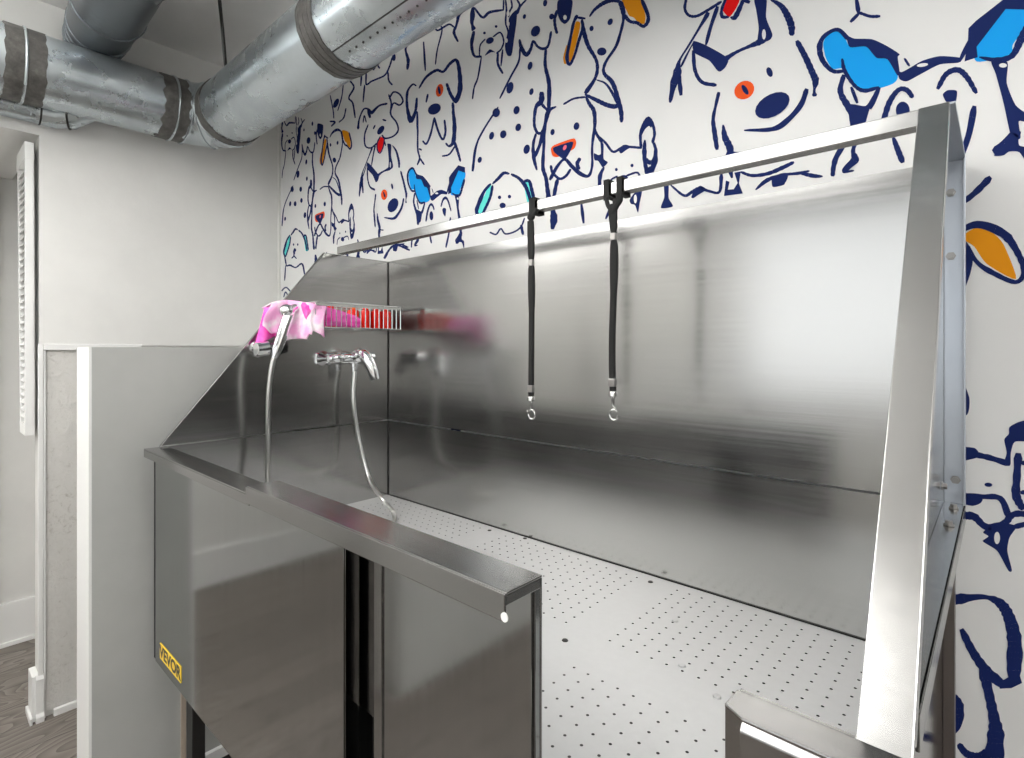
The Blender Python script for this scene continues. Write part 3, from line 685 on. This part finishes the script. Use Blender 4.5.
# floor plate with real holes
pl = MB(); S = .0275; R_ = .0024
def cellq(cx, cy, hs=S/2):
    n = 8; o = [(cx-hs,cy-hs),(cx,cy-hs),(cx+hs,cy-hs),(cx+hs,cy),(cx+hs,cy+hs),(cx,cy+hs),(cx-hs,cy+hs),(cx-hs,cy)]
    i = [(cx+R_*math.cos(PI*1.25+k*PI/4), cy+R_*math.sin(PI*1.25+k*PI/4)) for k in range(8)]
    vs = [(x, y, ZF) for x, y in o]+[(x, y, ZF) for x, y in i]
    pl.add(vs, [(k, (k+1) % 8, 8+(k+1) % 8, 8+k) for k in range(8)])
xs_g = []; ys_g = []
x = -.5525
gx = [[-.4975+S*k for k in range(-1, 15)], [-.6230-S*k for k in range(0, 16)], [-1.138-S*k for k in range(0, 17)]]
gy = [[.737-S*k for k in range(0, 10)], [.848+S*k for k in range(0, 11)]]
# the plate is creased in an x between the groups: leave the plain bands free of holes
xb = []
for g in gx: xb.append((min(g)-S/2, max(g)+S/2))
yb = [(min(g)-S/2, max(g)+S/2) for g in gy]
for g in gx:
    for h in gy:
        for cx in g:
            for cy in h: cellq(cx, cy)
xcuts = sorted([XL_]+[v for p in xb for v in p]+[XR_]); ycuts = sorted([YP]+[v for p in yb for v in p]+[YB])
def inside(a_, b_, L_): return any(p[0]-1e-6 <= a_ and b_ <= p[1]+1e-6 for p in L_)
for i in range(len(xcuts)-1):
    for j in range(len(ycuts)-1):
        a_, b_, c_, d_ = xcuts[i], xcuts[i+1], ycuts[j], ycuts[j+1]
        if b_-a_ < 1e-5 or d_-c_ < 1e-5: continue
        if inside(a_, b_, xb) and inside(c_, d_, yb): continue
        pl.add([(a_,c_,ZF),(b_,c_,ZF),(b_,d_,ZF),(a_,d_,ZF)], [(0,1,2,3)])
pl.build('perforated_floor', M['steel_plate'], tub)
for px, py in [(565,640.5),(650.5,582),(657,578),(489.5,530.5),(495,528),(525,538.5)]:
    d = ray(px, py); t_ = (ZF-CZ)/d.z; p = Vector((0,0,CZ))+d*t_
    if p.y < YB-.006: MB().lathe((p.x, p.y, ZF), (0,0,1), [(.0001,0),(.006,0),(.005,.0015),(.0001,.002)], 12).build('plate_screw', M['steel_dark'], tub)
for px, py in [(675,621),(682,666),(717,697)]:
    d = ray(px, py); t_ = (ZF-CZ)/d.z; p = Vector((0,0,CZ))+d*t_
    MB().lathe((p.x, p.y, ZF), (0,0,1), [(.0001,0),(.0065,0),(.0055,.0025),(.0001,.004)], 16).build('plate_stud', M['steel_plate'], tub, smooth=True)
MB().box(XL_, XR_, YB-.0025, YB, ZF, ZF+.003).build('floor_seam', M['black'], tub)
# pan under the plate
f = MB(); f.box(XL_, XR_, YP, YB, ZB, ZB+.004); f.box(XL_, XR_, YB-.004, YB, ZB+.004, ZF-.004)
f.build('pan', M['steel_pan'], tub)
# front left wall: outer sheet, return, inner sheet
XJ = -.716
f = MB(); f.box(XL_+.02, XJ, .425, .428, ZB, ZL-.006); f.box(XJ-.003, XJ, .428, .452, ZB, ZL-.006)
f.build('front_panel', M['steel_front'], tub, bevel=.0008)
f = MB(); f.box(XL_-.003, XL_+.02, .428, .431, ZB, ZL-.006); f.build('front_edge', M['black'], tub)
MB().box(XL_, XJ+.08, .462, .465, ZF-.02, ZL-.004).build('basin_front', M['steel_side'], tub)
MB().box(XJ, XJ+.10, .475, .480, ZB, ZL-.02).build('door_slot_shade', M['black'], tub)  # black strip standing for the shade inside the door slot
MB().box(XL_-.010, XL_-.007, .431, YB, ZB, ZL-.004).build('outer_side', M['steel_side'], tub)
# front rim, left length
f = MB(); f.box(-1.657, -1.004, .407, .460, ZL-.003, ZL); f.box(-1.657, -1.004, .407, .410, ZL-.022, ZL-.003); f.box(-1.657, -1.654, .410, .46, ZL-.022, ZL-.003)
f.build('front_rim', M['steel_rim'], tub, bevel=.001)
# sliding door with its U cap
door = MB(); ZD = 1.082; x0, x1 = -1.005, -.372
door.box(x0, x1, .4045, .463, ZD-.003, ZD); door.box(x0, x1, .402, .405, ZD-.030, ZD-.0008); door.box(x1-.003, x1, .405, .460, ZD-.014, ZD-.003); door.box(x0, x1, .460, .463, ZD-.30, ZD-.003)
sd = door.build('sliding_door', M['steel_rim'], tub, bevel=.0012)
f = MB(); f.box(-.666, x1-.004, .4485, .4515, ZB, ZD-.004); f.box(-.668, -.650, .4455, .4485, ZB, ZD-.035); f.box(x1-.012, x1-.001, .452, .4600, ZB, ZD-.004)
f.build('door_skin', M['steel_front'], sd, bevel=.0008)
MB().box(x1-.003, x1, .4515, .463, ZB, ZD-.30).build('door_edge', M['steel_rim'], sd)
rv = onY(505, 617, .402)
MB().lathe((rv.x, .4018, rv.z), (0,-1,0), [(.0001,0),(.0048,0),(.0048,.0012),(.0001,.0014)], 16).build('door_hole_disc', M['white_trim'], sd)  # white disc standing in for the teardrop hole in the cap lip
# front right post
f = MB(); xb_ = XR_+FW
f.prism([(-.150, .425, ZL-.003), (-.151, .402, ZL-.003), (-.136, .3935, ZL-.003), (xb_, .3935, ZL-.003), (xb_, .425, ZL-.003)], (0, 0, .003))
f.prism([(-.136, .3935, ZL-.002), (-.136, .3895, ZL-.007), (-.136, .3895, ZL-.040), (-.136, .392, ZL-.040), (-.136, .395, ZL-.006)], (xb_+.136, 0, 0))
f.prism([(-.151, .402, ZL-.001), (-.136, .3935, ZL-.001), (-.134, .3955, ZL-.001), (-.149, .404, ZL-.001)], (0, 0, -.5))
f.box(-.151, -.148, .403, .425, ZB, ZL-.003)
f.build('front_rim', M['steel_rim'], tub, bevel=.0008)
f = MB(); f.box(-.136, xb_, .396, .399, ZB, ZL-.01); f.box(-.148, XR_, .425, .428, ZB, ZL)
f.build('front_post', M['steel_rim'], tub)
# legs
for (lx, ly) in ((-1.635, .50), (-1.60, 1.10), (-.135, .40), (-.86, .47)):
    MB().box(lx, lx+.046, ly, ly+.032, 0, ZB).build('leg', M['steel_dark'], tub, bevel=.002)
# overhead rail
yR0, yR1 = .955, .980
MB().box(XL_-.003, XR_+.003, yR0, yR1, ZT+.001, ZT+.026).build('overhead_rail', M['steel_post'], tub, bevel=.002)
# sticker
z1 = .583; z0 = .545; sx0, sx1 = -1.582, -1.425
stick = MB().box(sx0, sx1, .4235, .4249, z0, z1).build('sticker', M['yellow'], tub)
cu = bpy.data.curves.new('lettering', 'FONT'); cu.body = 'VEVOR'; cu.size = .040; cu.extrude = .0002; cu.align_x = 'CENTER'; cu.align_y = 'CENTER'; cu.offset = .0012
to = bpy.data.objects.new('tmp_text', cu); C.objects.link(to)
bpy.context.view_layer.update()
me = bpy.data.meshes.new_from_object(to); bpy.data.objects.remove(to)
R = Matrix.Rotation(PI/2, 4, 'X')
me.transform(Matrix.Translation(Vector(((sx0+sx1)/2, .4232, (z0+z1)/2))-tub.location) @ R @ Matrix.Scale(1.25, 4, (1,0,0)))
me.materials.append(M['sticker_ink']); le = bpy.data.objects.new('lettering', me); C.objects.link(le); le.parent = stick

# ------------------------------------------------------------------ mixer tap on the left panel
XP = XL_
tap = thing('mixer_tap', 'chrome wall mixer tap with curved lever on the left splash panel', 'tap', (XP, .98, 1.296))
zt_ = 1.296; f = MB()
f.tube([(XP+.038, .897, zt_), (XP+.038, .902, zt_), (XP+.038, 1.03, zt_+.002), (XP+.038, 1.065, zt_+.002), (XP+.038, 1.07, zt_+.002)], [.015, .020, .022, .020, .015], 24)
f.build('body', M['chrome'], tap, smooth=True)
for y in (.905, 1.055):
    MB().tube([(XP, y, zt_), (XP+.012, y, zt_), (XP+.03, y, zt_), (XP+.045, y, zt_)], [.026, .024, .014, .014], 20).build('wall_flange', M['chrome'], tap, smooth=True)
MB().box(XP, XP+.006, .875, 1.085, zt_-.018, zt_+.018).build('back_plate', M['chrome'], tap, bevel=.003)
MB().ball((XP+.044, .93, zt_+.002), .021, 16, (1.1, 1.3, .9)).build('diverter_knob', M['chrome'], tap, smooth=True)
MB().lathe((XP+.04, 1.00, zt_+.002), (1, -.1, .25), [(.0001, 0), (.025, 0), (.026, .02), (.022, .035), (.014, .045), (.0001, .047)], 24).build('cartridge_cover', M['chrome'], tap, smooth=True)
lp = spline([(XP+.050, .99, zt_+.014), (XP+.080, .995, zt_+.018), (XP+.104, 1.003, zt_-.004), (XP+.118, 1.012, zt_-.036), (XP+.126, 1.018, zt_-.070)], 6)
n_ = len(lp); MB().tube(lp, [.011+.009*math.sin(PI*min(1, (i+3)/n_*.80)) for i in range(n_)], 20).build('lever', M['chrome'], tap, smooth=True, angle=80)
ho = Vector((XP+.05, .99, zt_-.022))
MB().tube([ho+Vector((0,0,.012)), ho+Vector((0,0,-.008)), ho+Vector((0,0,-.009)), ho+Vector((0,0,-.022))], [.010, .010, .0085, .0085], 8).build('outlet_nut', M['chrome'], tap)

# ------------------------------------------------------------------ hand shower on its holder
XS = XP+.085
hb = onX(274.5, 349, XS); ht = onX(287, 313, XS-.0)
hold = thing('shower_holder', 'chrome swivel bracket with black knob holding the hand shower', 'bracket', (XP, hb.y, hb.z))
c0 = Vector((XP, hb.y-.03, hb.z+.0))
f = MB(); f.tube([(XP, hb.y-.01, hb.z), (XP+.01, hb.y-.01, hb.z), (XP+.012, hb.y-.01, hb.z), (XS-.02, hb.y-.008, hb.z)], [.026, .024, .015, .014], 20); f.build('wall_mount', M['chrome'], hold, smooth=True)
MB().tube([(XS-.004, hb.y-.052, hb.z-.002), (XS-.004, hb.y-.05, hb.z-.002), (XS-.004, hb.y-.018, hb.z+.002), (XS-.004, hb.y-.014, hb.z+.002)], [.017, .020, .021, .017], 20).build('clamp', M['chrome'], hold, smooth=True)
MB().tube([(XS-.004, hb.y-.014, hb.z), (XS-.004, hb.y+.016, hb.z+.001)], .0165, 20).build('collar', M['black_plastic'], hold, smooth=True)
MB().tube([(XS-.004, hb.y+.017, hb.z+.004), (XS-.004, hb.y+.019, hb.z+.004), (XS-.004, hb.y+.033, hb.z+.006), (XS-.004, hb.y+.037, hb.z+.006)], [.014, .019, .019, .015], 20).build('knob', M['black_plastic'], hold, smooth=True)
sh = thing('hand_shower', 'chrome hand shower leaning up in front of the pink towel', 'shower', (XS, hb.y, hb.z))
d_ = (ht-hb); b0 = hb-d_*.25+Vector((.018,0,0)); h0 = hb+Vector((.018,0,0)); h1 = ht+Vector((.018,0,0))
MB().tube([b0, b0.lerp(h0, .5), h0, h0.lerp(h1, .4), h0.lerp(h1, .8), h1], [.0085, .012, .014, .016, .017, .016], 20).build('handle', M['chrome'], sh, smooth=True)
f = MB(); f.ball(h1+Vector((0, -.008, .005)), .023, 16, (1, 1, .85)); f.build('neck_joint', M['chrome'], sh, smooth=True)
nk = spline([h1+Vector((.0, 0, .006)), h1+Vector((-.012, .024, .016)), h1+Vector((-.03, .045, .010)), h1+Vector((-.035, .05, -.012))], 5)
MB().tube(nk, [.013]*6+[.014]*5+[.018]*(len(nk)-11), 16).build('neck', M['chrome'], sh, smooth=True)
MB().lathe(nk[-1], (-.3, .1, -1), [(.0001,0),(.019,0),(.023,.008),(.023,.014),(.0001,.015)], 20).build('spray_face', M['wire'], sh, smooth=True)
# hose
pts = [ho+Vector((0,0,-.02)), onX(353.5, 400, XP+.055), onX(359, 440, XP+.07), onX(369, 478, XP+.12)]
def onZ(px, py, z):
    d = ray(px, py); t_ = (z-CZ)/d.z; return Vector((d.x*t_, d.y*t_, z))
fl = [onZ(383, 500, ZF+.07), onZ(392, 510, ZF+.03), onZ(394.5, 519, ZF+.01), onZ(390, 523, ZF+.009), onZ(375, 527, ZF+.009), onZ(345, 528, ZF+.009)]
fl = [Vector((p.x, max(.49, p.y), p.z)) for p in fl]
up = [onX(290, 515, -1.52), onX(270, 490, -1.545), onX(268, 455, -1.56), onX(268.5, 400, XS+.01), onX(271, 372, XS+.016), b0+Vector((0,0,.004))]
for p in up: p.y = max(p.y, .50)
hp = spline(pts+fl+up, 10)
hs = MB(); rr = []
hs.tube(hp, .0068, 12)
ho_ = hs.build('shower_hose', M['hose'], None, smooth=True)
ho_['label'] = 'thin chrome hose from the wall tap looping over the tub floor to the hand shower'; ho_['category'] = 'hose'

# ------------------------------------------------------------------ wire basket with red bottles
yb0, yb1, xb0, xb1, zb0, zb1 = .80, 1.105, XP+.004, XP+.145, 1.392, 1.466
bk = thing('wire_basket', 'chrome wire basket fixed to the left splash panel above the tap', 'basket', (XP, .95, zb0))
f = MB()
for z in (zb0, zb1):
    w_ = .0022 if z == zb0 else .0035
    f.tube([(xb0, yb0, z), (xb1, yb0, z), (xb1, yb1, z), (xb0, yb1, z), (xb0, yb0, z)], w_, 8)
f.box(xb1-.002, xb1+.002, yb0, yb1, zb1-.010, zb1+.002)
f.box(xb0-.004, xb0, yb0, yb1, zb1-.012, zb1)
f.build('rim', M['wire'], bk)
f = MB(); n_ = 18
for k in range(n_+1):
    y = yb0+(yb1-yb0)*k/n_; f.tube([(xb1, y, zb1), (xb1, y, zb0)], .0016, 6)
for k in range(1, 6):
    x = xb0+(xb1-xb0)*k/6
    for y in (yb0, yb1): f.tube([(x, y, zb1), (x, y, zb0)], .0016, 6)
f.build('upright_wires', M['wire'], bk)
f = MB()
for k in range(1, n_): y = yb0+(yb1-yb0)*k/n_; f.tube([(xb0, y, zb0), (xb1, y, zb0)], .0014, 6)
f.build('base_wires', M['wire'], bk)
rb = [(.045, .905, 'red bottle standing behind the rolled pink towel in the wire basket', 0), (.085, .962, 'red bottle with an orange cap in the wire basket, next to the towel tip', 1),
      (.098, 1.000, 'second red bottle from the towel tip in the wire basket', 0),
      (.100, 1.038, 'third red bottle from the towel tip in the wire basket', 0), (.102, 1.076, 'red bottle nearest the corner end of the wire basket', 0)]
for dx, y, lab, cap in rb:
    x = XP+dx; B_ = thing('bottle', lab, 'bottle', (x, y, zb0+.004), 'red bottles in the wire basket')
    MB().lathe((x, y, zb0+.004), (0,0,1), [(.0001,0),(.016,0),(.0178,.004),(.0178,.052),(.0165,.056),(.009,.059),(.0001,.0595)], 20).build('body', M['red'], B_, smooth=True)
    MB().lathe((x, y, zb0+.0637), (0,0,1), [(.0001,0),(.009,0),(.009,.010),(.0001,.011)], 16).build('cap', M['orange_cap'] if cap else M['red'], B_, smooth=True)

# ------------------------------------------------------------------ pink towel
tw = thing('towel', 'pink towel rolled into the wire basket, its overexposed end hanging over the left side', 'towel', (XP+.09, .78, 1.42))
ctr = [Vector((XP+.115, .775, 1.428)), Vector((XP+.118, .82, 1.428)), Vector((XP+.120, .87, 1.425)), Vector((XP+.112, .915, 1.420)), Vector((XP+.114, .955, 1.412)), Vector((XP+.115, .965, 1.411))]
sp = spline(ctr, 6); n_ = 40; rings = []; k_ = len(sp)
vs = []; fs = []
for i, c in enumerate(sp):
    t_ = i/(k_-1); rad = .034*(1-t_)+.014*t_
    if i == k_-1: rad *= .4
    for j in range(n_):
        a_ = 2*PI*j/n_; w_ = 1+.06*math.sin(5*a_+t_*9)+.045*math.sin(9*a_-t_*14)
        vs.append(c+Vector((math.cos(a_)*rad*.8*w_, 0, math.sin(a_)*rad*w_)))
for i in range(k_-1):
    for j in range(n_): fs.append((i*n_+j, i*n_+(j+1) % n_, (i+1)*n_+(j+1) % n_, (i+1)*n_+j))
fs.append(tuple(range(n_))); fs.append(tuple((k_-1)*n_+j for j in range(n_)))
f = MB(); f.add(vs, fs); f.build('rolled_part', M['pink'], tw, smooth=True, angle=80)
# draped flap: a sheet over the basket's left corner, coming down in front
def sheet(name, mat, fn, nu, nv, th=.004):
    vs = []; fs = []
    for i in range(nu+1):
        for j in range(nv+1): vs.append(fn(i/nu, j/nv))
    for i in range(nu):
        for j in range(nv):
            a_ = i*(nv+1)+j; fs.append((a_, a_+1, a_+nv+2, a_+nv+1))
    f = MB(); f.add(vs, fs); return f.build(name, mat, tw, smooth=True, angle=80, solid=th)
def flap(u, v):      # u along y, v from the panel over the top and down the front
    y = .702+.128*u
    top = 1.455+.016*math.sin(PI*min(1, u*1.2+.1))
    if v < .4:
        s = v/.4; XO = .062+.088*min(1, max(0, (u-.35)/.35))**1.5; x = XP+.012+(XO-.012)*s; z = top-.012*(1-s)+.004*math.sin(s*PI)
    else:
        s = (v-.4)/.6; L_ = .085+.012*math.sin(7*u)
        if .35 < u < .72: L_ += .032*(1 if .42 < u < .66 else .5)
        if u < .2: L_ -= .02*(1-u/.2)
        XO = .062+.088*min(1, max(0, (u-.35)/.35))**1.5; x = XP+XO+.006*math.sin(s*4+u*5)+.004*math.sin(u*22)*s; z = top-L_*s
        y += .012*s*(u-.5)+(-.01)*s
    y += .008*math.sin(v*6)
    return (x, y, z)
sheet('hanging_end', M['pink_overexposed'], flap, 40, 40)
def flap2(u, v):     # hot pink fold behind, hanging at the left
    y = .705+.08*u; s = v
    x = XP+.022+.02*u+.008*math.sin(u*9); z = 1.45+.014*u-(.075+.035*(1-u))*s
    return (x, y-.028*s*(1-u), z)
sheet('back_fold', M['pink'], flap2, 20, 20)

# ------------------------------------------------------------------ leashes on the rail
def leash(px, label, two, ybot, yhook, tagz):
    x = onY(px, 250, yR0-.008).x; L = thing('grooming_leash', label, 'leash', (x, yR0-.008, ZT), 'leashes on the overhead rail')
    zb_ = onY(px, ybot, .947).z; zh = onY(px, yhook, .947).z
    w = .0085; y0, y1 = yR0-.0035, yR1+.0035; za, zc = ZT-.0025, ZT+.0295
    f = MB()
    def loop(cx, ww, dy=0):
        f.box(cx-ww, cx+ww, y0-.002, y0, za-.008, zc+.002); f.box(cx-ww, cx+ww, y1, y1+.002, za, zc+.002)
        f.box(cx-ww, cx+ww, y0-.002, y1+.002, zc, zc+.002); f.box(cx-ww, cx+ww, y0, y1+.002, za-.002, za)
    if two: loop(x-.018, .006); loop(x+.012, .006)
    else: loop(x, w)
    f.build('rail_loop', M['strap'], L)
    f = MB()
    if two:
        f.tube(spline([(x-.018, y0-.001, za-.004), (x-.012, y0-.004, za-.02), (x-.002, y0-.006, za-.032)], 5), .0048, 8)
        f.tube(spline([(x+.012, y0-.001, za-.004), (x+.016, y0-.004, za-.014), (x+.008, y0-.006, za-.026), (x+.0, y0-.006, za-.040)], 5), .006, 8)
        f.ball((x, y0-.005, za-.036), .010, 12, (1, .7, 1.2)); f.ball((x+.006, y0-.004, za-.016), .007, 10)
    else:
        f.ball((x, y0-.004, za-.010), .011, 12, (1, .6, .9)); f.tube(spline([(x, y0-.004, za-.008), (x+.014, y0-.008, za-.006), (x+.022, y0-.008, za+.004)], 4), .0045, 8)
    f.build('knot', M['strap'], L, smooth=True)
    # hanging web, a thick folded ribbon
    z0_ = za-.02; pr = []
    N = 40; vs = []; fs = []
    tz = onY(px, tagz, .947).z
    for i in range(N+1):
        t_ = i/N; z = z0_+(zb_-z0_)*t_
        ww = .0062+.0022*math.sin(PI*min(1, abs(z-tz)/.12+.05))*(1 if i < N-2 else 0)
        ww *= (.72 if abs(z-tz) < .010 else 1)
        sx = (.004*math.sin(t_*5+.4)-.002) if two else .002*math.sin(t_*4)
        sx += (.006 if two else .003)*t_
        for (a_, b_) in ((-ww,-.003),(-ww*.5,-.0042),(ww*.5,-.0042),(ww,-.003),(ww,.003),(-ww,.003)):
            vs.append((x+sx+a_, y0-.006+b_, z))
        pr.append(x+sx)
    for i in range(N):
        for j in range(6): fs.append((i*6+j, i*6+(j+1) % 6, (i+1)*6+(j+1) % 6, (i+1)*6+j))
    fs.append(tuple(range(6))); fs.append(tuple(N*6+j for j in range(6)))
    f = MB(); f.add(vs, fs); f.build('strap', M['strap'], L)
    def clip(zc_, h, ww):
        i = max(0, min(N, int(round((zc_-z0_)/(zb_-z0_)*N)))); cx = pr[i]
        MB().box(cx-ww, cx+ww, y0-.0115, y0-.001, zc_-h, zc_+h).build('crimp', M['screw'], L, bevel=.001)
    clip(tz, .007, .0058); clip(zb_+.017, .008, .0072)
    cx = pr[-1]; yy = y0-.006
    f = MB(); f.tube([(cx, yy, zb_-.001), (cx, yy, zb_-.004), (cx, yy, zb_-.010), (cx, yy, zb_-.012)], [.0075, .0085, .0085, .005], 14)
    f.tube([(cx, yy, zb_-.011), (cx, yy, zb_-.016), (cx, yy, zb_-.030)], [.005, .0032, .0028], 12)
    f.build('swivel', M['wire'], L, smooth=True)
    ch = Vector((cx+.002, yy, zh+.009)); q = [(cx, yy, zb_-.028)]
    for k in range(15):
        a_ = PI*.75-2*PI*.88*k/14 if not two else PI*.25+2*PI*.88*k/14
        q.append((ch.x+.0095*math.cos(a_), yy, ch.z+.0105*math.sin(a_)))
    MB().tube(q, .0019, 8).build('snap_hook', M['wire'], L, smooth=True)
    MB().tube([(cx+(.007 if two else -.006), yy-.003, zb_-.034), (cx+(.007 if two else -.006), yy-.006, zb_-.034)], .0025, 8).build('thumb_stud', M['wire'], L)
leash(531, 'left of the two black grooming leashes, looped once round the steel rail', False, 396, 418, 263)
leash(613, 'right of the two black grooming leashes, tied on the rail by a double loop', True, 391, 419, 237)
